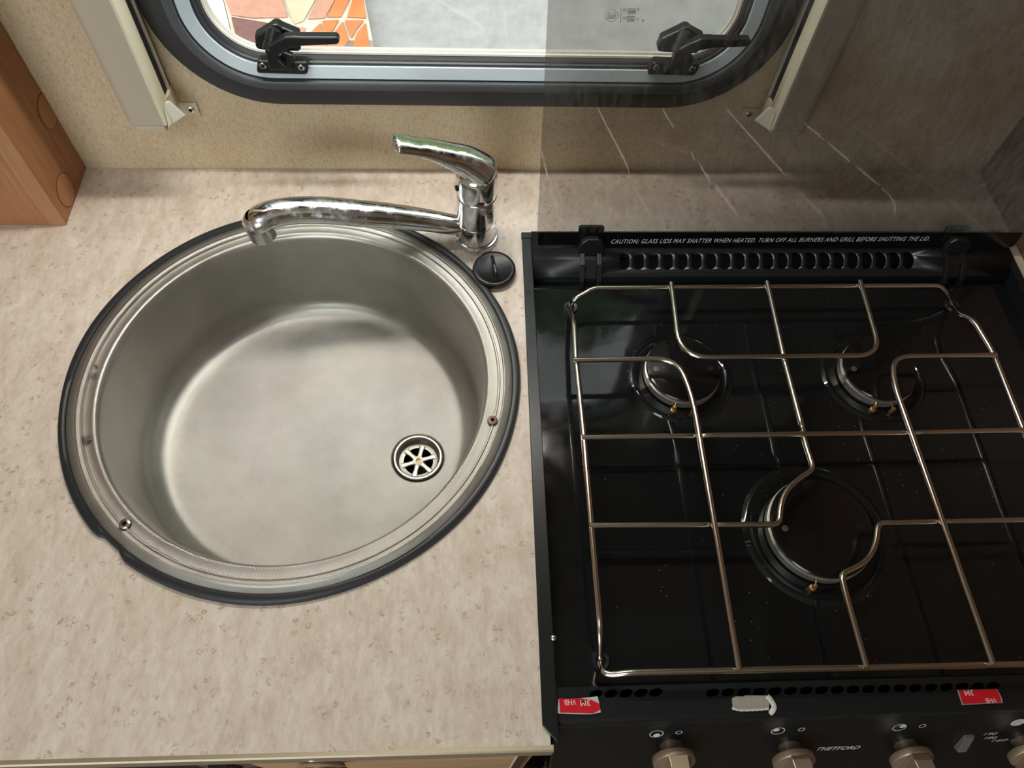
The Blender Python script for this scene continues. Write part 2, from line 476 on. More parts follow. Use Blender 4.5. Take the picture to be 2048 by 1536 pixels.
def fill_with_holes(outer, holes, fold=None):
    """2-D polygon with holes -> (verts, faces)"""
    bm = bmesh.new()
    for loop in [outer] + holes:
        vs_ = [bm.verts.new((p[0], p[1], 0)) for p in loop]
        for i in range(len(vs_)): bm.edges.new((vs_[i], vs_[(i+1) % len(vs_)]))
    bmesh.ops.triangle_fill(bm, edges=bm.edges[:], use_beauty=True, use_dissolve=False)
    for fl in (fold or []):
        bmesh.ops.bisect_plane(bm, geom=bm.verts[:] + bm.edges[:] + bm.faces[:], plane_co=(0, fl, 0), plane_no=(0, 1, 0))
    bm.verts.index_update()
    v = [tuple(q.co) for q in bm.verts]; f = [[q.index for q in fa.verts] for fa in bm.faces]
    bm.free(); return v, f
def stadium(cx, cy, w, h, n=6):
    r = w/2; out = []
    for k in range(n+1): a = PI*k/n; out.append((cx + r*math.cos(a), cy + h/2 - r + r*math.sin(a)))
    for k in range(n+1): a = PI + PI*k/n; out.append((cx + r*math.cos(a), cy - h/2 + r + r*math.sin(a)))
    return out
def rrect(cx, cz, hw, hh, r, n=14):
    out = []
    for (sx, sz, a0) in ((1, 1, 0), (-1, 1, PI/2), (-1, -1, PI), (1, -1, 1.5*PI)):
        for k in range(n+1):
            a = a0 + PI/2*k/n
            out.append((cx + sx*(hw-r) + r*math.cos(a), cz + sz*(hh-r) + r*math.sin(a)))
    return out
def screw(parent, c, nor, r, mat='screw_steel', star=False, h=0.0012):
    q = Vector(nor).to_track_quat('Z', 'Y').to_matrix()
    mb = MB().lathe([(r, 0), (r, h*.5), (r*.8, h), (r*.42, h*1.05)], c, 16, q)
    o = mb.obj('screw', mat, parent)
    cr = MB()
    c2 = Vector(c) + Vector(nor).normalized()*(h*0.55)
    cr.lathe([(0.0002, 0.0), (r*.46, 0.0)], c2, 8, q)
    for k in range(3 if star else 2):
        a = PI*k/(3 if star else 2) + .3
        d = q @ Vector((math.cos(a), math.sin(a), 0)); e = q @ Vector((-math.sin(a), math.cos(a), 0)); nn = q @ Vector((0, 0, 1))
        L_, w_ = r*.46, r*.13
        cr.prism([c2 + d*L_ + e*w_, c2 - d*L_ + e*w_, c2 - d*L_ - e*w_, c2 + d*L_ - e*w_], nn*(h*.62))
    cr.obj('recess', 'hatch_black', o, smooth=False)
    return o

# ------------------------------------------------------------------ the room
YW = 0.6482          # inner face of the window wall
WT = 0.040           # wall thickness
XL, XR, YF, ZF, ZC = -2.0, 1.45, -1.40, -0.90, 1.12
WCX, WHW, WZ0, WZ1, WR = 0.0125, 0.3015, 0.0910, 0.590, 0.105
WCZ, WHH = (WZ0+WZ1)/2, (WZ1-WZ0)/2

def holed_wall(name, outer, holes, to3, thick, mat):
    v, f = fill_with_holes(outer, holes)
    mb = MB(); t = Vector(thick)
    mb.add([to3(p) for p in v], f); mb.add([to3(p) + t for p in v], [g[::-1] for g in f])
    for loop in [outer] + holes:
        n = len(loop)
        for i in range(n):
            a, b = to3(loop[i]), to3(loop[(i+1) % n])
            mb.add([a, b, b + t, a + t], [(0, 1, 2, 3)])
    return struct(mb.obj(name, mat, smooth=False))
D_OPEN = 0.0505
win_hole = rrect(WCX, WCZ, WHW-D_OPEN, WHH-D_OPEN, WR-D_OPEN)
holed_wall('wall_back', [(XL, ZF), (XR, ZF), (XR, ZC), (XL, ZC)], [win_hole],
           lambda p: Vector((p[0], YW, p[1])), (0, .009, 0), 'wall_vinyl')
holed_wall('wall_front', [(XL, ZF), (XR, ZF), (XR, ZC), (XL, ZC)], [rrect(-0.7, 0.42, 0.58, 0.29, 0.08)],
           lambda p: Vector((p[0], YF, p[1])), (0, -WT, 0), 'wall_vinyl')
struct(MB().box((XL-WT, YF-WT, ZF), (XL, YW+WT, ZC)).obj('wall_left', 'wall_vinyl', smooth=False))
struct(MB().box((XR, YF-WT, ZF), (XR+WT, YW+WT, ZC)).obj('wall_right', 'wall_vinyl', smooth=False))
struct(MB().box((XL-WT, YF-WT, ZF-WT), (XR+WT, YW+WT, ZF)).obj('floor', 'floor_wood', smooth=False))
holed_wall('ceiling', [(XL-WT, YF-WT), (XR+WT, YF-WT), (XR+WT, YW+WT), (XL-WT, YW+WT)],
           [rrect(-0.45, -0.50, 0.26, 0.26, 0.05)], lambda p: Vector((p[0], p[1], ZC)), (0, 0, WT), 'ceiling_paint')

# ------------------------------------------------------------------ kitchen window
window = bpy.data.objects.new('window_1', None); COL.objects.link(window)
window.location = (WCX, YW, WZ0); window['kind'] = 'structure'
window['label'] = 'rounded acrylic hinged window in black rubber frame above the sink'
def sweep_frame(prof, mat, name):
    """prof: (inset d, proud p) swept round the rounded rectangle"""
    mb = MB(); n = None; vs_ = []; 
    for (d, p) in prof:
        loop = rrect(WCX, WCZ, WHW-d, WHH-d, max(WR-d, .01), 16); n = len(loop)
        vs_ += [Vector((x, YW-p, z)) for x, z in loop]
    k = len(prof)
    fs_ = [(i*n+j, i*n+(j+1) % n, ((i+1) % k)*n+(j+1) % n, ((i+1) % k)*n+j) for i in range(k) for j in range(n)]
    mb.add(vs_, fs_)
    return mb.obj(name, mat, window, angle=28)
sweep_frame([(0, -.001), (0, .0040), (.0030, .0075), (.0120, .0092), (.0225, .0102), (.0232, .0102), (.0232, -.001)], 'frame_rubber', 'outer_seal')
sweep_frame([(.0232, -.001), (.0232, .0118), (.0250, .0132), (.0305, .0134), (.0328, .0124), (.0332, .0105), (.0332, -.001)], 'highlight_rubber', 'ridge_seal')
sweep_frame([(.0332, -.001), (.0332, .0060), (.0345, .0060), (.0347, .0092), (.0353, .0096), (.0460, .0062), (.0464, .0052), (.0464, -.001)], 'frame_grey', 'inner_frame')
sweep_frame([(.0464, -.001), (.0464, .0030), (.0474, .0046), (.0490, .0042), (.0500, .0024), (.0512, .0020), (.0527, .0002), (.0530, -.0080), (.0515, -.0080), (.0515, -.001)], 'frame_rubber', 'inner_seal')
# moulded rim of the double-skinned pane
sweep_frame([(.0532, -.0030), (.0552, -.0034), (.0556, -.0052), (.0562, -.0052), (.0576, -.0060), (.0576, -.0085), (.0532, -.0085)], 'ivory_plastic', 'pane_edge')
pl = rrect(WCX, WCZ, WHW-.0574, WHH-.0574, WR-.0574, 10)
mb = MB().prism([(x, YW+.0062, z) for x, z in pl], (0, .002, 0))
pane = mb.obj('pane', 'acrylic', window, smooth=False)
# certification marks etched in the pane
yq = YW + .0060
def wp(px, py): return W(px, py, yq)
em = MB()
c0 = wp(1224, 32)
sx_ = (wp(1300, 32) - wp(1200, 32)).length/100
def etch_line(mb, pts, w):
    pts = [wp(*p) for p in pts]
    mb.tube(pts, w, 4)
def etch_circle(mb, cx, cy, r, w, sq=.9):
    pts = [wp(cx + r*math.cos(2*PI*k/16), cy + r*sq*math.sin(2*PI*k/16)) for k in range(16)]
    mb.tube(pts, w, 4, closed=True)
etch_circle(em, 1223, 31, 13, .0003)
etch_line(em, [(1216, 26), (1231, 26), (1231, 37), (1216, 37), (1216, 26)], .0004)
for xx in (1220, 1224, 1228): etch_line(em, [(xx, 29), (xx, 36)], .0004)
etch_line(em, [(1242, 17), (1241, 46)], .0003)
for (a, b_, c_, d_) in ((1254, 1272, 17, 28), (1252, 1269, 33, 45)):
    for q in range(4): etch_line(em, [(a + q*.6, c_ + q*3.3), (b_, c_ + q*3.0)], .0005)
etch_circle(em, 1249, 20, 2.5, .0003); etch_circle(em, 1248, 36, 2.5, .0003)
etch_line(em, [(1274, 16), (1279, 22)], .0003); etch_line(em, [(1279, 16), (1274, 22)], .0003)
etch_line(em, [(1272, 36), (1275, 41), (1279, 35)], .0003)
etch_line(em, [(1283, 42), (1290, 41)], .0003); etch_line(em, [(1287, 38), (1284, 45)], .0003)
em.obj('etched_mark', 'etched_ink', pane, smooth=False)

def latch(shift, lab):
    """outlines measured on the left-hand latch; shift moves the copy along the frame"""
    def q(x, y, p): return W(480 + x/8.533, 30 + y/8.533, YW - p) + shift
    def slab(name, outline, front, back, bev, parent, mat='black_plastic'):
        mb = MB().prism([q(x, y, front) for x, y in outline], (0, front - back, 0))
        return mb.obj(name, mat, parent, smooth=False, bevel=bev)
    lo = slab('latch', [(285, 960), (295, 800), (330, 782), (1130, 810), (1165, 860), (1155, 1000), (1110, 1020), (310, 1000)], .0165, .0060, .0012, window)
    lo['label'] = lab
    slab('lever', [(420, 600), (440, 690), (480, 850), (500, 945), (770, 945), (775, 900), (700, 830), (640, 765), (650, 700), (740, 625), (860, 580), (1040, 535), (1640, 512), (1685, 490), (1695, 445), (1670, 395), (1630, 380), (1040, 378), (900, 368), (760, 378), (620, 450), (480, 540)], .0310, .0225, .0013, lo)
    slab('wing', [(245, 370), (480, 230), (560, 170), (640, 172), (720, 222), (1010, 340), (1040, 600), (1000, 630), (800, 625), (420, 610), (300, 595), (262, 540)], .0140, .0030, .0018, lo)
    a, b_ = q(590, 250, .017), q(505, 600, .026)
    MB().tube([a + (a-b_)*.10, a, a.lerp(b_, .55), a.lerp(b_, .56), a.lerp(b_, .60), a.lerp(b_, .61), b_], [.0035, .0064, .0066, .0060, .0060, .0066, .0068], 18).obj('pivot', 'black_plastic', lo)
    slab('catch', [(640, 760), (740, 640), (890, 690), (940, 800), (890, 830), (905, 940), (780, 945), (700, 820)], .0220, .0160, .0010, lo)
    slab('lever_foot', [(500, 800), (740, 860), (770, 945), (500, 945)], .0226, .0160, .0008, lo)
    for (x, y) in ((388, 865), (1045, 895)):
        screw(lo, q(x, y, .0166) + Vector((0, .0002, 0)), (0, -1, 0), .0034)
    return lo
latch(Vector((0, 0, 0)), 'black plastic window latch left of the tap')
latch(W(1347, 142, YW-.0165) - W(565, 139, YW-.0165), 'black plastic window latch seen through the glass lid')

# ------------------------------------------------------------------ blind side rails
def blind_rail(side, xi, lab):
    # xi: inner face x; the rail runs outwards from the window by 40 mm
    s = side
    zb, zt, yf = 0.096, 0.615, YW - .044
    root = thing('blind_rail', lab, 'blind rail', (xi, YW, zb), 'pleated blind side rails')
    def poly(pts, z0, z1, nm, mt, bev=0.0, sm=False):
        mb = MB().prism([Vector((xi + s*x, y, z0)) for x, y in pts], (0, 0, z1-z0))
        return mb.obj(nm, mt, root, smooth=sm, bevel=bev)
    # cover: front face and rounded outer shoulder
    pts = [(0.0, yf), (.026, yf)]
    for k in range(7):
        a = PI/2*k/6; pts.append((.026 + .014*math.sin(a), yf + .014 - .014*math.cos(a)))
    pts += [(.040, YW), (.036, YW), (.036, yf+.016)]
    for k in range(6, -1, -1):
        a = PI/2*k/6; pts.append((.026 + .010*math.sin(a), yf + .014 - .010*math.cos(a)))
    pts += [(.0, yf+.004)]
    poly(pts, zb, zt, 'cover', 'rail_cover', .0006)
    # inner side: cream lip, brush slot, thin back lip
    poly([(-.0012, yf-.0008), (.0016, yf-.0008), (.0016, yf+.0235), (-.0006, yf+.0235)], zb+.001, zt, 'channel_lip', 'cream_plastic', .0004)
    poly([(.0012, yf+.0238), (.0080, yf+.0238), (.0080, yf+.0362), (.0012, yf+.0362)], zb+.014, zt, 'brush_strip', 'brush_pile')
    poly([(-.0012, yf+.0362), (.0040, yf+.0362), (.0040, yf+.0398), (-.0012, yf+.0398)], zb+.014, zt, 'back_lip', 'ivory_plastic', .0004)
    # end block at the bottom
    poly([(.0, yf+.0238), (.034, yf+.0238), (.034, YW-.0005), (-.0020, YW-.0005), (-.0020, yf+.030)], zb-.004, zb+.014, 'end_block', 'beige_plastic', .0008)
    poly([(.002, yf+.001), (.030, yf+.001), (.0385, yf+.008), (.0385, YW-.0005), (.002, YW-.0005)], zb-.0085, zb-.0012, 'end_plate', 'beige_plastic', .0015)
    # two pointed clip leaves
    lf = MB()
    A = Vector((xi - s*.0040, yf + .004, zb))
    lf.prism([A, A + Vector((s*.0032, -.003, -.004)), A + Vector((s*.001, .001, .0185))], (0, .0022, 0))
    lf.obj('clip_leaf', 'cream_plastic', root, smooth=False, bevel=.0004)
    lf = MB()
    A = Vector((xi - s*.0025, yf + .0075, zb - .004))
    lf.prism([A, A + Vector((-s*.0135, .009, .004)), A + Vector((-s*.0060, .004, .0250)), A + Vector((-s*.0035, .0025, .0255))], (s*.0015, -.0022, 0))
    lf.obj('clip_leaf', 'ivory_plastic', root, smooth=False, bevel=.0004)
    # screw tab on the wall
    tb = MB().box((min(xi-s*.0018, xi-s*.0195), YW-.0022, zb-.0225), (max(xi-s*.0018, xi-s*.0195), YW-.0003, zb-.0065))
    tab = tb.obj('screw_tab', 'beige_plastic', root, smooth=False, bevel=.0007)
    screw(tab, Vector((xi - s*.0115, YW-.0022, zb-.0145)), (0, -1, 0), .0042)
    return root
blind_rail(-1, -0.2915, 'beige blind side rail on the wall beside the wooden cupboard')
blind_rail(1, 0.3165, 'beige blind side rail on the wall behind the glass lid')

# ------------------------------------------------------------------ worktop
SC = Vector((-0.1603, 0.3708, 0.0))
SR = 0.2097
def wt_front(x): return 0.0505 + (0.0616 - x)*0.0125
wx0 = -1.30
outer = [(wx0, wt_front(wx0)), (0.0585, wt_front(0.0585)), (0.0585, 0.0640), (0.0640, 0.545), (0.604, 0.553), (0.600, 0.049), (0.6125, 0.049), (0.6125, YW-.0003), (wx0, YW-.0003)]
hole = [(SC.x + .2025*math.cos(2*PI*k/96), SC.y + .2025*math.sin(2*PI*k/96)) for k in range(96)]
v, f = fill_with_holes(outer, [hole])
mb = MB(); TH = .030
mb.add([(p[0], p[1], 0) for p in v], f); mb.add([(p[0], p[1], -TH) for p in v], [g[::-1] for g in f])
for loop in (outer, hole):
    n = len(loop)
    for i in range(n):
        a, b_ = loop[i], loop[(i+1) % n]
        mb.add([(a[0], a[1], 0), (b_[0], b_[1], 0), (b_[0], b_[1], -TH), (a[0], a[1], -TH)], [(0, 1, 2, 3)])
worktop = mb.obj('worktop', 'laminate', smooth=False)
tag(worktop, 'beige mottled laminate worktop around the sink and behind the cooker', 'worktop')
e0, e1 = Vector((wx0, wt_front(wx0), 0)), Vector((0.0605, wt_front(0.0605), 0))
mb = MB()
prof = [(.0004, -.0002), (-.0030, .0004), (-.0042, -.0010), (-.0048, -.006), (-.0046, -.028), (-.0036, -.0315), (.0004, -.0320)]
mb.prism([e0 + Vector((0, y, z)) for y, z in prof], e1 - e0)
mb.obj('edge_strip', 'edge_gold', worktop, angle=30)

# ------------------------------------------------------------------ wooden cupboard (left) and tall panel (right)
CX, CY0 = -0.4192, 0.5635
cup = thing('wooden_cupboard', 'brown wooden cupboard end standing on the worktop left of window', 'cupboard', (CX, CY0, 0))
MB().box((CX-.016, CY0+.0012, 0), (CX, YW-.0005, .62)).obj('side_panel', 'cabinet_wood', cup, smooth=False)
MB().box((CX-.80, CY0, 0), (CX-.0165, CY0+.016, .62)).obj('front_panel', 'cabinet_wood', cup, smooth=False)
MB().box((CX-.0162, CY0-.0008, 0), (CX+.0004, CY0+.0011, .62)).obj('edge_strip', 'edge_wood', cup, smooth=False, bevel=.0004)
for (px, py) in ((95, 222), (131, 380)):
    d = ray(px, py); c = CAM + d*((CX - CAM.x)/d.x)
    q = Vector((1, 0, 0)).to_track_quat('Z', 'Y').to_matrix()
    MB().lathe([(.0172, -.0005), (.0172, .0003), (.0166, .0006), (.0004, .0006)], Vector((CX, c.y, c.z)), 28, q, cap1=True).obj('cover_cap', 'cap_wood', cup)
    MB().lathe([(.0172, .0001), (.0172, .00035), (.0179, .00035), (.0179, .0001)], Vector((CX, c.y, c.z)), 28, q).obj('cap_joint', 'dark_post_wood', cup)
tall = thing('tall_cupboard', 'dark brown wooden cupboard side to the right of the cooker', 'cupboard', (0.6130, 0.0, ZF))
MB().box((.6130, 0.02, ZF), (.631, YW-.0005, .95)).obj('side_panel', 'right_panel_wood', tall, smooth=False)
MB().box((.6315, 0.02, ZF), (1.10, .038, .95)).obj('front_panel', 'right_panel_wood', tall, smooth=False)
# overhead locker above the window
lk = thing('overhead_locker', 'brown wooden overhead locker above the window', 'locker', (0.1, 0.5, 0.625))
MB().box((-.75, .40, .625), (.6120, YW-.0005, .98)).obj('carcass', 'right_panel_wood', lk, smooth=False)
for a in (-.745, -.29, .165):
    MB().box((a, .381, .63), (a+.442, .399, .975)).obj('door', 'right_panel_wood', lk, smooth=False, bevel=.002)

# strip light fixed under the locker, above the window
sl = thing('strip_light', 'slim white strip light fixed under the locker above the window', 'lamp', (-.08, .607, .6245))
MB().box((-.30, .590, .614), (.14, .624, .6245)).obj('housing', 'ivory_plastic', sl, smooth=False, bevel=.002)
MB().box((-.29, .596, .6112), (.13, .618, .6138)).obj('diffuser', 'lamp_diffuser', sl, smooth=False)

# ------------------------------------------------------------------ base unit under the worktop
bu = thing('base_cabinet', 'wooden kitchen base cabinet with a drawer front below the worktop', 'cabinet', (-.4, .35, ZF))
MB().box((-1.28, .085, ZF), (.036, YW-.001, -.165)).obj('carcass', 'carcass_dark', bu, smooth=False)
yd = .0515
xd0, xd1 = W(505, 1530, yd).x, W(1030, 1518, yd).x
dr = MB().box((xd0, yd, -.62), (xd1-.0012, yd+.016, -.034)).obj('drawer_front', 'drawer_wood', bu, smooth=False, bevel=.0008)
MB().box((xd1-.0010, yd-.0004, -.62), (xd1+.0010, yd+.016, -.034)).obj('edge_strip', 'ivory_plastic', dr, smooth=False)
kp = W(634, 1534, .0462); kp.z -= .019
q = Vector((0, -1, 0)).to_track_quat('Z', 'Y').to_matrix()
MB().lathe([(.006, -.0045), (.010, -.004), (.018, -.0035), (.021, 0), (.020, .002), (.012, .004), (.0004, .0045)], Vector((kp.x, .0462, kp.z)), 32, q).obj('knob', 'clean_chrome', dr)
MB().box((xd1+.0015, yd+.003, -.62), (xd1+.0130, yd+.03, -.034)).obj('post', 'dark_post_wood', bu, smooth=False, bevel=.001)
MB().box((xd1+.0134, yd+.0015, -.62), (xd1+.0150, yd+.03, -.034)).obj('post_bead', 'edge_wood', bu, smooth=False)
hz = W(435, 1531, yd); 
hgo = MB().box((hz.x-.020, yd+.001, hz.z-.05), (hz.x+.020, yd+.010, hz.z)).obj('hinge', 'screw_steel', bu, smooth=False, bevel=.001)
MB().box((hz.x-.007, yd-.003, hz.z-.045), (hz.x+.009, yd+.001, hz.z+.002)).obj('hinge_arm', 'black_metal', hgo, smooth=False, bevel=.001)

# ------------------------------------------------------------------ sink
sink = thing('round_sink', 'round stainless steel sink bowl set into the beige worktop', 'sink', SC)
prof = [(.2040, .0012), (.2025, .0030), (.1980, .0032), (.1965, .0042), (.1955, .0042), (.1948, .0022), (.1920, .0016), (.1912, .0030), (.1900, .0030),
        (.1893, .0010), (.1835, .0004), (.1820, .0010), (.1800, .0008), (.1783, -.0010), (.1772, -.0045), (.1765, -.0100), (.1752, -.0300), (.1735, -.0600), (.1722, -.0900)]
fr_, fz_ = .1440, -.1180
for k in range(1, 10):
    a = PI/2*k/9; prof.append((fr_ + .0275*math.cos(a), fz_ + .0275 - .0275*math.sin(a)))
prof += [(.130, -.1186), (.100, -.1196), (.060, -.1205), (.030, -.1210)]
# floor with the waste hole: lathe rim and walls, then a holed disc for the floor
DRN = G(836, 917, -.1205); DR_ = .0265
mb = MB(); mb.lathe(prof[:-4], SC, 128)
fl_o = [(SC.x + fr_*math.cos(2*PI*k/128), SC.y + fr_*math.sin(2*PI*k/128)) for k in range(128)]
fl_h = [(DRN.x + (DR_+.0030)*math.cos(2*PI*k/48), DRN.y + (DR_+.0030)*math.sin(2*PI*k/48)) for k in range(48)]
v, f = fill_with_holes(fl_o, [fl_h])
mb.add([(p[0], p[1], fz_) for p in v], f)
mb.lathe([(DR_+.0030, fz_), (DR_+.0015, fz_-.0006), (DR_+.0002, fz_-.0025), (DR_, fz_-.006)], Vector((DRN.x, DRN.y, 0)), 48)
bowl = mb.obj('bowl', 'linen_steel', sink, angle=50)
# black rubber seal with a torn notch
na = math.atan2(G(222, 1094).y - SC.y, G(222, 1094).x - SC.x) % (2*PI)
def seal_r(r, a):
    d = abs((a - na + PI) % (2*PI) - PI)*SR
    wob = .0005*math.sin(3*a+1)+.0004*math.sin(7*a)
    if r > .2065:
        k = max(0, min(1, (.0165 - d)/.004)); r = r - .0038*k*k*(3-2*k)
        r += wob
    return r
MB().lathe([(.2030, .0006), (.2030, .0042), (.2042, .0054), (.2070, .0058), (.2094, .0048), (.2106, .0026), (.2108, .0003)], SC, 220, rfun=seal_r).obj('rubber_seal', 'black_rubber', sink)
# waste strainer: outer ring, dished cup, six spokes, hub
ring = MB(); DC = Vector((DRN.x, DRN.y, fz_))
ring.lathe([(.0262, -.004), (.0262, .0006), (.0252, .0014), (.0236, .0014), (.0226, .0004), (.0215, -.0040), (.0206, -.0085), (.0178, -.0092), (.0160, -.0094), (.0158, -.0104)], DC, 48)
st = ring.obj('strainer', 'strainer_steel', sink)
sp_ = MB()
for k in range(6):
    a = PI/3*k + .30
    d = Vector((math.cos(a), math.sin(a), 0))
    sp_.tube([DC + d*.0045 + Vector((0, 0, -.0090)), DC + d*.011 + Vector((0, 0, -.0092)), DC + d*.0182 + Vector((0, 0, -.0094))], [(.0012, .0030), (.0012, .0023), (.0012, .0036)], 8)
sp_.lathe([(.0028, -.0125), (.0028, -.0082), (.0055, -.0078), (.0066, -.0092), (.0060, -.0115)], DC, 20)
sp_.obj('spokes', 'strainer_steel', st)
MB().lathe([(.0027, -.012), (.0027, -.0095), (.0004, -.0092)], DC, 14).obj('hub_screw', 'brass', st)
MB().lathe([(.0215, -.014), (.0205, -.040), (.0003, -.0405)], DC, 32).obj('waste_pipe', 'hatch_black', st)
# fixing screws on the rim
for (px, py, mt) in ((250, 1048, 'screw_steel'), (985, 841, 'rusty_screw')):
    p = G(px, py, .0030)
    MB().lathe([(.0048, -.0024), (.0048, .0004)], p, 16, cap1=True).obj('screw_collar', 'black_metal', sink)
    screw(sink, p + Vector((0, 0, .0004)), (0, 0, 1), .0046, mt, True)
for (px, py, r) in ((172, 880, .0046), (187, 752, .0034), (192, 733, .0016)):
    p = G(px, py, .0018)
    o = MB().lathe([(r, -.0008), (r*.95, .0004), (r*.7, .0012), (r*.3, .0016), (.0002, .0017)], p, 20).obj('water_drop', 'water')
    tag(o, {172: 'largest clear water drop on the left of the sink rim', 187: 'middle-sized clear water drop on the left of the sink rim',
            192: 'tiny clear water drop above the others on the sink rim'}[px], 'water drop', 'water drops on the sink rim')

# ------------------------------------------------------------------ mixer tap
TB = G(953, 475, 0.0); TB.z = 0
tap = thing('mixer_tap', 'chrome single lever mixer tap standing behind the sink', 'tap', TB)
MB().lathe([(.0225, .0), (.0232, .0015), (.0232, .0050), (.0222, .0062), (.0206, .0065)], TB, 40).obj('base_ring', 'chrome', tap)
MB().lathe([(.0204, .006), (.0204, .0290), (.0199, .0292), (.0199, .0300), (.0203, .0302), (.0203, .0640), (.0195, .0650), (.0190, .0660)], TB, 40).obj('body', 'chrome', tap)
# spout
def sp3(px, py, z): return G(px, py, z)
spine = [TB + Vector((-.004, 0, .0180)), sp3(905, 449, .0235), sp3(850, 440, .030), sp3(790, 433, .040), sp3(720, 427, .050), sp3(650, 421, .058), sp3(590, 421, .062), sp3(545, 428, .063), sp3(520, 439, .0615), sp3(505, 447, .058)]
sp = smoothpath(spine, 6)
n_ = len(sp); rr_ = []
for i in range(n_):
    t = i/(n_-1)
    w = .0100 + .0040*min(1, t/.40); hgt = .0095 + .0030*min(1, t/.40)
    if t > .88: w *= 1 - .30*((t-.88)/.12)**2; hgt *= 1 - .45*((t-.88)/.12)**2
    rr_.append((hgt, w))
MB().tube(sp, rr_, 24, up=Vector((0, 0, 1))).obj('spout', 'chrome', tap, angle=60)
nz = sp3(514, 441, .0590)
dn = Vector((.06, .02, -1)).normalized()
q = dn.to_track_quat('Z', 'Y').to_matrix()
MB().lathe([(.0090, -.0085), (.0130, -.004), (.0148, .001), (.0142, .010), (.0136, .0205), (.0124, .0215), (.0112, .0180)], nz, 32, q, cap1=True).obj('aerator', 'chrome', tap)
# lever handle: dome over the body drawn out into a flat lever
dome = MB().lathe([(.0200, .0662), (.0207, .0690), (.0210, .0750), (.0209, .0830), (.0202, .0900), (.0182, .0955), (.0140, .0995), (.0075, .1015), (.0004, .1020)], TB, 40)
dome.obj('handle_dome', 'chrome', tap, angle=60)
def hp(px, py, y): return W(px, py, y)
hs = [hp(976, 352, .546), hp(958, 337, .545), hp(932, 322, .543), hp(903, 312, .541), hp(868, 301, .537), hp(828, 293, .533), hp(800, 289, .530), hp(787, 288, .5285)]
hp_ = smoothpath(hs, 6); n_ = len(hp_); rr_ = []
for i in range(n_):
    t = i/(n_-1)
    w = .0190 - .0078*min(1, max(0, t-.12)/.55); hgt = .0165 - .0105*min(1, max(0, t-.12)/.55)
    if t < .10: k = 1 - t/.10; w *= math.sqrt(max(.05, 1-k*k)); hgt *= math.sqrt(max(.05, 1-k*k))
    if t > .9: k = (t-.9)/.1; w *= math.sqrt(max(.02, 1-k*k*.9)); hgt *= math.sqrt(max(.02, 1-k*k*.8))
    rr_.append((hgt, w))
MB().tube(hp_, rr_, 24, up=Vector((0, 0, 1))).obj('lever', 'chrome', tap, angle=60)
ip = TB + Vector((-.0195, -.008, .080))
MB().lathe([(.0030, 0), (.0030, .0012), (.0024, .0018), (.0003, .0018)], ip, 14, Vector((-1, -.4, 0)).to_track_quat('Z', 'Y').to_matrix()).obj('grub_cap', 'black_plastic', tap)

# ------------------------------------------------------------------ sink plug
PB = G(988, 548, 0.0); PB.z = 0
plug = thing('sink_plug', 'black rubber sink plug lying beside the tap', 'plug', PB)
tl = Matrix.Rotation(math.radians(4), 3, 'X')
pc = PB + Vector((0, 0, .0010))
MB().lathe([(.0150, .0004), (.0205, .0012), (.0222, .0040), (.0224, .0068), (.0216, .0088), (.0202, .0096), (.0178, .0096), (.0168, .0090), (.0004, .0090)], pc, 48, tl, cap0=True).obj('disc', 'plug_rubber', plug)
gr = MB()
ang = math.radians(98)
d = tl @ Vector((math.cos(ang), math.sin(ang), 0)); e = tl @ Vector((-math.sin(ang), math.cos(ang), 0)); up_ = tl @ Vector((0, 0, 1))
arc = [(-.0165, 0), (-.0145, .0030), (-.009, .0058), (0, .0068), (.009, .0058), (.0145, .0030), (.0165, 0)]
gr.prism([pc + up_*.0088 + d*a + up_*b_ - e*.0016 for a, b_ in arc], e*.0032)
gr.obj('grip', 'plug_rubber', plug, smooth=False, bevel=.0010)

# ------------------------------------------------------------------ cooker
PLZ = -0.0140
cooker = thing('cooker', 'black gas cooker with three burners and an open smoked glass lid', 'cooker', (0.33, 0.30, ZF))
XLh = lambda y: .0528 + (y-.0635)*.0158          # outer left edge
XRh = .5995
# body under the hob, with a hob well
MB().box((.0640, .074, ZF+.002), (.594, .540, -.060)).obj('body', 'black_metal', cooker, smooth=False)
pp = [(XLh(.09)+.0115, .0900), (XRh-.008, .0855), (XRh-.008, .4940), (XLh(.494)+.0095, .4930)]
MB().prism([(x, y, PLZ-.003) for x, y in pp], (0, 0, .003)).obj('hob_plate', 'black_enamel', cooker, smooth=False)
# side trims
tr = MB()
yb, yf_ = .5475, .0640
tr.prism([(XLh(yb), yb, .0008), (XLh(yb)+.0100, yb, .0008), (XLh(yf_)+.0118, yf_-.0118, .0008), (XLh(yf_)+.0100, yf_-.0118, .0008), (XLh(yf_), yf_, .0008)], (0, 0, .0030))
tr.prism([(XLh(yb)+.0088, yb, PLZ-.003), (XLh(yb)+.0100, yb, PLZ-.003), (XLh(yf_)+.0118, yf_-.0118, PLZ-.003), (XLh(yf_)+.0106, yf_-.0118, PLZ-.003)], (0, 0, .0178))
tr.box((XLh(yb)-.0006, yb-.006, .0008), (.078, yb+.0015, .0052))
trim = tr.obj('side_trim', 'black_metal', cooker, smooth=False, bevel=.0007)
for (px, py) in ((1056, 585),):
    p = G(px, py, .0039)
    MB().lathe([(.0016, -.0008), (.0028, .0002), (.0030, .0002)], p, 14).obj('rivet_hole', 'hatch_black', trim)
p = G(1107, 1276, .003)
MB().lathe([(.0022, -.002), (.0022, .0008), (.0012, .0014), (.0002, .0015)], p, 12).obj('rivet', 'screw_steel', trim)
MB().box((XRh-.008, .0600, -.017), (XRh, .5540, .0035)).obj('side_trim', 'black_metal', cooker, smooth=False, bevel=.0007)
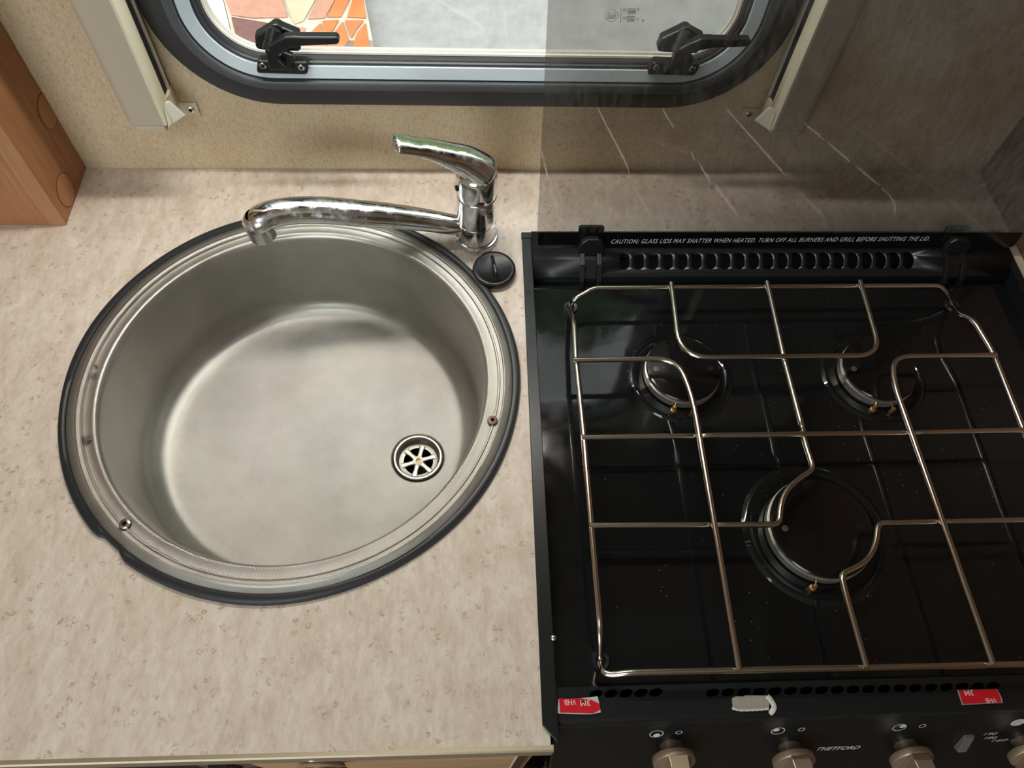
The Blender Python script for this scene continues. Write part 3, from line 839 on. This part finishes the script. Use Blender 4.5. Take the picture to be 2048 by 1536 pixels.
# rear vent rail with slots, folded: top, slope, riser
RX0, RX1 = XLh(.52)+.0100, XRh-.0085
RY = [(.5460, .0090), (.5080, .0085), (.4950, -.0040), (.4920, PLZ)]
tl_ = [0]
for a, b_ in zip(RY, RY[1:]): tl_.append(tl_[-1] + math.hypot(b_[0]-a[0], b_[1]-a[1]))
def railmap(s, t):
    for i in range(len(RY)-1):
        if t <= tl_[i+1] + 1e-9:
            k = (t - tl_[i])/(tl_[i+1]-tl_[i]); k = max(0, min(1, k))
            return Vector((s, RY[i][0]*(1-k)+RY[i+1][0]*k, RY[i][1]*(1-k)+RY[i+1][1]*k))
    return Vector((s, *RY[-1]))
sl0, sl1 = G(1248, 522, .006).x, G(1816, 520, .006).x
slots = [stadium(sl0 + (sl1-sl0)*k/20, tl_[1]+.0010, .0100, .0200) for k in range(21)]
v, f = fill_with_holes([(RX0, 0), (RX1, 0), (RX1, tl_[-1]), (RX0, tl_[-1])], slots, [tl_[1], tl_[2]])
MB().add([railmap(p[0], p[1]) for p in v], f).obj('rear_vent', 'black_metal', cooker, angle=20, solid=.0010)
MB().box((RX0+.004, .500, -.034), (RX1-.004, .545, -.028)).obj('vent_tray', 'hatch_black', cooker, smooth=False)
# front deck with slots, rounded nose
fy0 = lambda x: .0905 - (x-.06)*.0085
FX0, FX1 = XLh(.08)+.0112, XRh-.0085
fs_ = []
for k in range(5):
    fs_.append((1192 + 30*k, 1388 - k*.8))
for k in range(19):
    fs_.append((1425 + 31.2*k, 1385.5 - k*.75))
holes = []
for (px, py) in fs_:
    p = G(px, py, 0)
    holes.append([(p.x + .0052*math.cos(2*PI*j/14) + .0016*math.sin(2*PI*j/14), p.y + .0030*math.sin(2*PI*j/14)) for j in range(14)])
NY = lambda x: .0682 - (x-.06)*.0085*0.6
o_ = [(FX0, fy0(FX0)), (FX1, fy0(FX1)), (FX1, NY(FX1)), (FX0, NY(FX0))]
v, f = fill_with_holes(o_, holes)
deck = MB().add([(p[0], p[1], 0.0) for p in v], f)
nose = []
for k in range(7):
    a = PI/2*k/6; nose.append((-.0045*math.sin(a), -.0045 + .0045*math.cos(a)))
nose += [(-.0052, -.0105)]
for (a, b_) in zip(nose, nose[1:]):
    deck.add([(FX0, NY(FX0)+a[0], a[1]), (FX1, NY(FX1)+a[0], a[1]), (FX1, NY(FX1)+b_[0], b_[1]), (FX0, NY(FX0)+b_[0], b_[1])], [(0, 1, 2, 3)])
deck.add([(FX0, fy0(FX0), 0), (FX1, fy0(FX1), 0), (FX1, fy0(FX1)+.0004, PLZ), (FX0, fy0(FX0)+.0004, PLZ)], [(0, 1, 2, 3)])
deck.obj('front_vent', 'black_metal', cooker, angle=40)
MB().box((FX0+.003, .071, -.026), (FX1-.003, .088, -.024)).obj('vent_tray', 'hatch_black', cooker, smooth=False)
# grommets the pan support stands in
for (px, py) in ((1141, 616), (1201, 1322), (1903, 612)):
    p = G(px, py, PLZ)
    MB().lathe([(.0036, .0002), (.0040, .0022), (.0068, .0026), (.0078, .0012), (.0080, 0)], p, 24).obj('grommet', 'black_rubber', cooker)

def burner(c, r):
    c = Vector((c.x, c.y, PLZ))
    dish = MB()
    dish.lathe([(r*1.40, 0.0), (r*1.36, .0010), (r*1.31, .0022), (r*1.27, .0022), (r*1.23, .0010), (r*1.18, .0006), (r*.9, .0006), (.001, .0006)], c, 64)
    b = dish.obj('burner', 'black_enamel', cooker)
    MB().lathe([(r*.93, .0006), (r*.93, .0024), (r*.985, .0030), (r*.985, .0108), (r*.95, .0114), (.002, .0112)], c, 64).obj('flame_ring', 'burner_alu', b)
    MB().lathe([(r*.93, .0110), (r*.955, .0122), (r*.965, .0146), (r*.945, .0158), (r*.88, .0164), (.0004, .0172)], c, 64).obj('cap', 'black_burner', b)
    for s in (-1, 1):
        p = c + Vector((s*r*.72, -.001, .0164))
        MB().lathe([(.0028, -.0004), (.0028, .0006), (.0016, .0008), (.0015, .0002), (.0003, .0002)], p, 12).obj('cap_screw', 'rusty_screw' if s < 0 else 'black_metal', b)
    e = MB()
    a = math.radians(-108); d = Vector((math.cos(a), math.sin(a), 0))
    p = c + d*(r*1.10)
    e.lathe([(.0030, 0), (.0030, .004), (.0018, .0046), (.0016, .0100), (.0003, .0104)], p, 12)
    e.tube([p + Vector((0, 0, .0085)), p + Vector((0, 0, .0098)) - d*.003, p - d*.006 + Vector((0, 0, .0098))], .0009, 6)
    e.obj('electrode', 'brass', b)
    if r < .045:
        e = MB()
        a = math.radians(-82); d = Vector((math.cos(a), math.sin(a), 0)); p = c + d*(r*1.10)
        e.lathe([(.0022, 0), (.0022, .0075), (.0003, .0080)], p, 10)
        e.tube([p + Vector((0, 0, .0065)), p - d*.005 + Vector((0, 0, .0072))], .0011, 6)
        e.obj('thermocouple', 'brass', b)
    return b
burner(G(1645, 1053, .002), .0470)
burner(G(1367, 736, .002), .0375)
burner(G(1760, 736, .002), .0375)

# control panel, tilted back
PT = Vector((0, .0628, -.0115)); tilt = math.radians(20)
PN = Vector((0, -math.cos(tilt), math.sin(tilt))); PU = Vector((0, math.sin(tilt), math.cos(tilt)))
px0, px1 = XLh(.06)+.0112, XRh-.002
pts = [Vector((px0, 0, 0)) + PT, Vector((px1, 0, 0)) + PT, Vector((px1, 0, 0)) + PT - PU*.125, Vector((px0, 0, 0)) + PT - PU*.125]
panel = MB().prism(pts, -PN*.006).obj('control_panel', 'black_metal', cooker, smooth=False, bevel=.0008)
MB().box((px0+.001, .020, ZF+.05), (px1-.001, .072, -.133)).obj('oven_door', 'black_enamel', cooker, smooth=False, bevel=.002)
def PPt(px, py, lift=0.0): return ONPLANE(px, py, PT + PN*lift, PN)
def knob(px, py):
    c = PPt(px, py, 0.0)
    q3 = Matrix((Vector((1, 0, 0)), PU, PN)).transposed()
    if q3.determinant() < 0: q3 = Matrix((Vector((-1, 0, 0)), PU, PN)).transposed()
    MB().lathe([(.0088, -.001), (.0088, .0075), (.0070, .0080)], c, 24, q3).obj('knob_shaft', 'satin_knob', panel)
    k = MB().lathe([(.0070, .0085), (.0162, .0088), (.0168, .0096), (.0168, .0140), (.0163, .0148), (.0004, .0150)], c, 48, q3, cap0=True).obj('knob', 'satin_knob', panel)
    g = MB()
    w, l, h = .0076, .0164, .0210
    P3 = lambda a, b_, z: c + Vector((1, 0, 0))*a + PU*b_ + PN*z
    g.add([P3(-w, l, .0148), P3(w, l, .0148), P3(w, -l, .0148), P3(-w, -l, .0148),
           P3(-w*.92, l*.96, .0148+h), P3(w*.92, l*.96, .0148+h), P3(w*.92, -l*.96, .0148+h), P3(-w*.92, -l*.96, .0148+h)],
          [(3, 2, 1, 0), (4, 5, 6, 7), (0, 1, 5, 4), (1, 2, 6, 5), (2, 3, 7, 6), (3, 0, 4, 7)])
    g.obj('grip_bar', 'satin_knob', panel, smooth=False, bevel=.0007)
for k in ((1341, 1490), (1577, 1492), (1809, 1488), (2043, 1480)): knob(*k)
def ring_mark(px, py, r, w=.0006, fill=None, mat='white_ink'):
    c = PPt(px, py, .0002); X = Vector((1, 0, 0)); mb = MB(); n = 28
    def pt(rr, a, l=0): return c + X*(rr*math.cos(a)) + PU*(rr*math.sin(a)) + PN*l
    for k in range(n):
        a, b_ = 2*PI*k/n, 2*PI*(k+1)/n
        mb.add([pt(r-w, a), pt(r, a), pt(r, b_), pt(r-w, b_)], [(0, 1, 2, 3)])
    if fill:
        fx, fy, fr = fill
        cc = c + X*fx + PU*fy
        mb.add([cc + X*(fr*math.cos(2*PI*k/16)) + PU*(fr*math.sin(2*PI*k/16)) for k in range(16)], [list(range(16))])
    mb.obj('printed_symbol', mat, panel, smooth=False)
ring_mark(1313, 1468, .0056, .0008, (.0005, -.0022, .0028)); ring_mark(1358, 1465, .0028, .0007)
ring_mark(1556, 1462, .0056, .0008, (-.0018, .0018, .0026)); ring_mark(1603, 1459, .0028, .0007)
ring_mark(1799, 1455, .0056, .0008, (.0020, .0018, .0026)); ring_mark(1845, 1452, .0028, .0007)
ring_mark(2036, 1445, .0056, .0030, (0, -.001, .003))
a, b_ = PPt(1632, 1501, .0003), PPt(1718, 1497, .0003)
text_mb('THETFORD', a, Vector((1, 0, 0)), PU, .0085, width=(b_-a).length, shear=.35, bold=.012).obj('maker_lettering', 'white_ink', panel, smooth=False)
for (px, py, tx, wd) in ((1966, 1470, '190', .011), (1966, 1478, '180', .011), (1982, 1483, '160 20', .026)):
    text_mb(tx, PPt(px, py, .0003), Vector((1, 0, 0)), PU, .0060, width=wd, shear=.3).obj('dial_lettering', 'white_ink', panel, smooth=False)
sw = PPt(1926, 1482, 0)
P3 = lambda a, b_, z: sw + Vector((1, 0, 0))*a + PU*b_ + PN*z
MB().add([P3(-.0045, .012, 0), P3(.0045, .012, 0), P3(.0045, -.010, 0), P3(-.0045, -.010, 0), P3(-.0038, .0105, .0030), P3(.0038, .0105, .0030), P3(.0038, -.009, .0055), P3(-.0038, -.009, .0055)],
         [(3, 2, 1, 0), (4, 5, 6, 7), (0, 1, 5, 4), (1, 2, 6, 5), (2, 3, 7, 6), (3, 0, 4, 7)]).obj('ignition_button', 'grey_switch', panel, smooth=False, bevel=.0006)

# smoked glass lid, leaning back
th = math.radians(11)
LN = Vector((0, -math.cos(th), math.sin(th))); LU = Vector((0, math.sin(th), math.cos(th)))
LB = Vector((0, .5210, .0120))
def LP(px, py, lift=0.0): return ONPLANE(px, py, LB + LN*lift, LN)
lx0 = LP(1073, 497).x; ltop = LP(1097.5, 0)
s_top = (ltop - LB).dot(LU)
HL = .425
def lxl(s): return lx0 + (ltop.x - lx0)*(s/s_top)
def L3(x, s, l=0.0): return Vector((x, LB.y, LB.z)) + LU*s + LN*l
lx1 = .5960
cr = .004
out = []
def corner(cx, cs, r, a0):
    return [(cx + r*math.cos(a0 + PI/2*k/6), cs + r*math.sin(a0 + PI/2*k/6)) for k in range(7)]
out += corner(lx1-cr, cr, cr, -PI/2)
out += corner(lx1-.03, HL-.03, .03, 0)
out += corner(lxl(HL)+.03, HL-.03, .03, PI/2)
out += corner(lx0+cr, cr, cr, PI)
lid = MB().prism([L3(x, s) for x, s in out], -LN*.0045).obj('glass_lid', 'smoked_glass', cooker, smooth=False)
lid['label'] = 'smoked glass cooker lid standing open against the window'
BH = .0195
bnd = [(x, s) for x, s in corner(lx1-cr, cr, cr, -PI/2)] + [(lx1, BH), (lxl(BH)+.0008, BH)] + corner(lx0+cr+.0008, cr, cr, PI)
MB().prism([L3(x, s, .0002) for x, s in bnd], LN*.0003).obj('printed_band', 'print_black', lid, smooth=False)
ta, tb_ = LP(1222, 487, .0007), LP(1857, 481, .0007)
text_mb('CAUTION: GLASS LIDS MAY SHATTER WHEN HEATED. TURN OFF ALL BURNERS AND GRILL BEFORE SHUTTING THE LID.', ta, tb_-ta, LU, .0078, width=(tb_-ta).length, shear=.30, bold=.0, space=1.12).obj('warning_lettering', 'white_ink', lid, smooth=False)
def hinge(px, lab):
    x = LP(px, 490).x
    hb = MB()
    sec = [(-.0135, .0), (-.0135, .006), (-.0110, .0125), (-.006, .0165), (.006, .0165), (.0110, .0125), (.0135, .006), (.0135, .0), (.0120, -.005), (-.0120, -.005)]
    hb.prism([L3(x+a, s, .0008) for a, s in sec], LN*.0075)
    h = hb.obj('hinge', 'black_plastic', lid, smooth=False, bevel=.0012)
    lg = MB()
    a = L3(x, .002, .005)
    for (x0, x1) in ((-.0115, -.0065), (.0065, .0115)):
        lg.prism([(x+x0, a.y-.002, a.z-.002), (x+x0, a.y-.016, a.z-.006), (x+x0, .489, PLZ+.010), (x+x0, .486, PLZ+.0005), (x+x0, .496, PLZ+.0005), (x+x0, .510, .004), (x+x0, a.y-.004, a.z-.008)], (x1-x0, 0, 0))
    lg.prism([(x-.0065, a.y-.010, a.z-.0045), (x-.0065, .492, PLZ+.010), (x-.0065, .494, PLZ+.008), (x-.0065, a.y-.008, a.z-.0065)], (.013, 0, 0))
    lg.obj('hinge_leg', 'black_plastic', h, smooth=False, bevel=.0006)
    bk = MB(); bk.prism([L3(x+a, s, -.0048) for a, s in [(-.0125, .001), (-.0135, .0215), (-.0115, .0232), (.0115, .0232), (.0135, .0215), (.0125, .001)]], -LN*.004)
    bk.obj('hinge_back', 'black_plastic', h, smooth=False, bevel=.0008)
    h['label'] = lab
hinge(1181, 'black lid hinge left of the warning lettering')
hinge(1907, 'black lid hinge right of the warning lettering')

# ------------------------------------------------------------------ wire pan support
GZ = .0170
grate = thing('pan_support', 'stainless wire pan support standing over the black hob', 'pan support', (0.30, 0.28, PLZ))
RW = .00270
def g_(px, py, z=GZ): return G(px, py, z)
FZ = PLZ + .004
# frame (one bent rod); the right side beyond the view mirrors the left
rt = [g_(1880, 571), g_(1896, 590, .006), g_(1902, 606, FZ), g_(1918, 628, .008), g_(1947, 640)]
far_r = g_(2048, 862); dr_ = (g_(2048, 862) - g_(1985, 703)).normalized()
r_end = g_(1985, 703) + dr_*.245
left = [g_(1148, 642), g_(1152, 720), g_(1168, 875), g_(1172, 925), g_(1183, 1055), g_(1199, 1240), g_(1200, 1275, .010), g_(1200, 1322, FZ+.002), g_(1204, 1343, .010), g_(1222, 1350, .012), g_(1256, 1345)]
bot_dir = (g_(2048, 1328) - g_(1256, 1345)).normalized()
br_ = g_(1256, 1345) + bot_dir*((r_end.x - .016 - g_(1256, 1345).x)/bot_dir.x)
loop = [g_(1186, 576)] + [g_(1500, 574)] + rt + [g_(1985, 703), far_r, r_end, Vector((r_end.x-.001, r_end.y-.022, FZ+.002)), Vector((r_end.x-.004, br_.y-.002, .010)), br_] \
    + [g_(2048, 1328), g_(1700, 1335.5)] + left[::-1] + [g_(1143, 625, .002), g_(1141, 612, FZ+.006), g_(1146, 601, .012)]
pth = []
n_ = len(loop)
for i in range(n_):
    a, b_, c = loop[i-1], loop[i], loop[(i+1) % n_]
    d1 = min(.007, (a-b_).length*.4); d2 = min(.007, (c-b_).length*.4)
    p, q_ = b_ + (a-b_).normalized()*d1, b_ + (c-b_).normalized()*d2
    for k in range(5): t = k/4; pth.append(p*(1-t)**2 + b_*2*t*(1-t) + q_*t*t)
MB().tube(pth, RW, 10, closed=True).obj('frame_rod', 'wire_steel', grate, angle=60)
zi = GZ + 2*RW*.9
def rod(pts, r, ):
    MB().tube(fillet(pts, r, 8), RW, 10).obj('rod', 'wire_steel', grate, angle=60)
zi2 = GZ + .0042
rod([g_(1342, 566, zi2), g_(1361, 716, zi2), g_(1762, 711, zi2), g_(1720, 562, zi2)], [.030, .024])
rod([g_(1534, 564, zi2), g_(1567, 712, zi2), g_(1569, 722, GZ), g_(1603, 850, zi2-.002), g_(1606, 862, GZ-.002), g_(1609, 882, GZ-.001), g_(1627, 938, GZ+.001), g_(1582, 968, GZ+.001), g_(1562, 1002, GZ+.001), g_(1558, 1049, GZ+.001), g_(1440, 1050, GZ+.001), g_(1425, 1050, GZ-.001), g_(1408, 1050, GZ+.001), g_(1178, 1051, GZ+.001)],
    [.004, .006, .006, .006, .01, .006, .02, .02, .006, .006, .006, .006])
rod([g_(1147, 720, zi2), g_(1352, 717, zi2), g_(1385, 790, zi2), g_(1478, 1340, zi2)], [.022, .030])
rod([g_(1992, 710, zi2), g_(1786, 713, zi2), g_(1787, 765, zi2), g_(1986, 1330, zi2)], [.020, .014])
rod([g_(1163, 875, GZ+.002), g_(1383, 872, GZ+.002), g_(1396, 873, GZ-.001), g_(1412, 871, GZ+.002), g_(1808, 866, GZ+.002), g_(1826, 867, GZ-.001), g_(1844, 865, GZ+.002), far_r + Vector((.004, 0, .002))], .008)
rr0 = g_(2048, 1040, GZ+.001); rrx = r_end.x + .006
rod([rr0 + (rr0 - g_(1905, 1043, GZ+.001)).normalized()*((rrx - rr0.x)), g_(1905, 1043, GZ+.001), g_(1885, 1043, GZ-.001), g_(1866, 1044, GZ+.001), g_(1756, 1046, GZ+.001), g_(1752, 1090, GZ+.001), g_(1732, 1125, GZ+.001), g_(1682, 1148, GZ+.001), g_(1692, 1190, GZ+.002), g_(1733, 1336, zi2)],
    [.006, .006, .006, .006, .02, .02, .006, .01])

# ------------------------------------------------------------------ adhesive tabs on the cooker front
def tab(name, px, mat, lab, thick=.0012, grp='adhesive tabs on the cooker front'):
    pts = [G(x, y, .0003) for x, y in px]
    c = sum(pts, Vector((0, 0, 0)))/len(pts)
    root = thing(name, lab, 'tape', (c.x, c.y, .0003), grp)
    return root, pts
root, pts = tab('adhesive_tab', [(1117, 1398), (1160, 1397), (1195, 1393), (1199, 1411), (1201, 1425), (1180, 1429), (1114, 1427)], '', 'red adhesive tab at the left end of the cooker front')
MB().prism(pts, (0, 0, .0010)).obj('foam', 'foam_white', root, smooth=False)
MB().prism([G(x, y, .0014) for x, y in [(1118, 1397), (1160, 1397), (1183, 1400), (1199, 1408), (1200, 1420), (1186, 1427), (1120, 1425)]], (0, 0, .0003)).obj('red_film', 'red_film', root, smooth=False)
def flip_text(txt, a, b_, size, parent, nm='lettering'):
    """print that reads upside down from here: starts at the right and runs left"""
    a, b_ = G(*a, .0020), G(*b_, .0020)
    text_mb(txt, a, b_-a, Vector((0, 0, 1)).cross(b_-a), size, width=(b_-a).length, bold=.02).obj(nm, 'pink_ink', parent, smooth=False)
flip_text('3M', (1180, 1400), (1160, 1401), .0058, root); flip_text('VHB', (1152, 1399), (1128, 1400), .0055, root)
root, pts = tab('adhesive_tab', [(1914, 1380), (1993, 1378), (2002, 1396), (2004, 1406), (1924, 1410)], '', 'red adhesive tab at the right end of the cooker front')
MB().prism(pts, (0, 0, .0010)).obj('foam', 'foam_tape', root, smooth=False)
MB().prism([G(x, y, .0014) for x, y in [(1917, 1380.5), (1993, 1378.5), (2001, 1397), (2002, 1405), (1926, 1408)]], (0, 0, .0003)).obj('red_film', 'red_film', root, smooth=False)
flip_text('3M', (1945, 1380), (1927, 1381), .0058, root); flip_text('VHB', (1991, 1396), (1969, 1397), .0050, root)
root, pts = tab('adhesive_tab', [(1463, 1397), (1470, 1393), (1486, 1393), (1489, 1390.5), (1534, 1391), (1539, 1400), (1537, 1417), (1500, 1420), (1475, 1421), (1465, 1417)], '', 'grey torn adhesive foam tab in the middle of the cooker front')
MB().prism(pts, (0, 0, .0016)).obj('foam', 'foam_tape', root, smooth=False, bevel=.0004)
MB().tube(smoothpath([G(1534, 1392, .0022), G(1541, 1399, .0028), G(1548, 1412, .0030), G(1546, 1420, .0024), G(1540, 1428, -.001)], 5), [(.0008, .0020)]*21, 8).obj('torn_strip', 'foam_white', root)
MB().tube(smoothpath([G(1464, 1416, .0016), G(1478, 1420, .0018), G(1500, 1420, .0015), G(1520, 1419, .0017), G(1537, 1417, .0016)], 4), [.0008, .0011]*8 + [.0009], 6).obj('torn_edge', 'foam_white', root)

# ------------------------------------------------------------------ outside
GZO = -1.45
gnd = MB().box((-14, YW+.6, GZO-.1), (14, 16, GZO)).obj('ground', 'concrete', smooth=False)
gnd['kind'] = 'structure'
def og(px, py, z=GZO): return G(px, py, z)
wpv = MB().prism([og(60, 140, GZO+.001), og(60, -260, GZO+.001), og(448, -260, GZO+.001), og(447, 0, GZO+.001), og(472, 104, GZO+.001), og(472, 140, GZO+.001)], (0, 0, .03)).obj('white_paving', 'white_paving', smooth=False)
tag(wpv, 'bright white paving outside at the left of the window', 'paving')
Z1 = GZO + .06
st_ = thing('tiled_step', 'orange and terracotta tiled step on the ground outside the window', 'step', og(600, 60, GZO+.001))
MB().prism([og(449, -200, GZO+.001), og(449, 0, GZO+.001), og(474, 104, GZO+.001), og(748, 104, GZO+.001), og(728, 0, GZO+.001), og(700, -200, GZO+.001)], (0, 0, .055)).obj('slab', 'pale_joint', st_, smooth=False)
def tile(pts, mat, nm='tile', h=.008):
    MB().prism([og(x, y, Z1-.004) for x, y in pts], (0, 0, h)).obj(nm, mat, st_, smooth=False, bevel=.003)
tile([(452, -195), (560, -195), (566, 0), (576, 36), (508, 38), (463, 32), (451, 0)], 'peach_clay')
tile([(463, 36), (500, 42), (546, 50), (546, 100), (478, 98)], 'dark_brick')
tile([(550, 50), (586, 55), (612, 58), (600, 100), (550, 101)], 'peach_clay')
tile([(572, -195), (645, -195), (632, 0), (607, 44), (590, 50), (582, 36), (570, 0)], 'cream_clay')
tile([(650, -195), (668, -195), (671, 0), (650, 38), (616, 40), (636, 0)], 'peach_clay')
tile([(674, -195), (690, -195), (700, 0), (682, 36), (654, 36), (672, 0)], 'orange_tile')
tile([(696, -195), (720, -195), (727, 0), (733, 38), (694, 36), (706, 0)], 'orange_tile')
tile([(645, 44), (678, 42), (660, 74), (650, 72)], 'orange_tile')
tile([(642, 48), (648, 72), (632, 80), (622, 66)], 'orange_tile')
tile([(690, 43), (728, 43), (712, 62), (704, 78), (698, 68)], 'orange_tile')
tile([(686, 45), (694, 68), (699, 82), (686, 99), (655, 99), (660, 80)], 'orange_tile')
tile([(732, 48), (740, 100), (706, 100), (708, 84), (716, 66)], 'orange_tile')
tile([(618, 70), (630, 84), (650, 78), (652, 98), (606, 100)], 'orange_tile')
# tall trees beyond (seen only mirrored in the tap, hob and sink)
hm = MB(); nx, nz_ = 110, 50
vs_ = []
for j in range(nz_+1):
    for i in range(nx+1):
        x = -11 + 22*i/nx; t = j/nz_
        top = 9.6 + 0.8*math.sin(x*.9+.6) + .7*math.sin(x*2.3+2)
        y = 6.2 + .35*math.sin(x*1.7+t*9) + random.uniform(-.3, .3) + 1.2*t**3
        vs_.append((x + random.uniform(-.08, .08), y, GZO + (top+1.45)*t + random.uniform(-.1, .1)))
hm.add(vs_, [(j*(nx+1)+i, j*(nx+1)+i+1, (j+1)*(nx+1)+i+1, (j+1)*(nx+1)+i) for j in range(nz_) for i in range(nx)])
ho = hm.obj('tree_row', 'hedge_leaf', smooth=False)
ho['kind'] = 'stuff'; tag(ho, 'tall green leafy trees beyond the paving outside', 'trees')
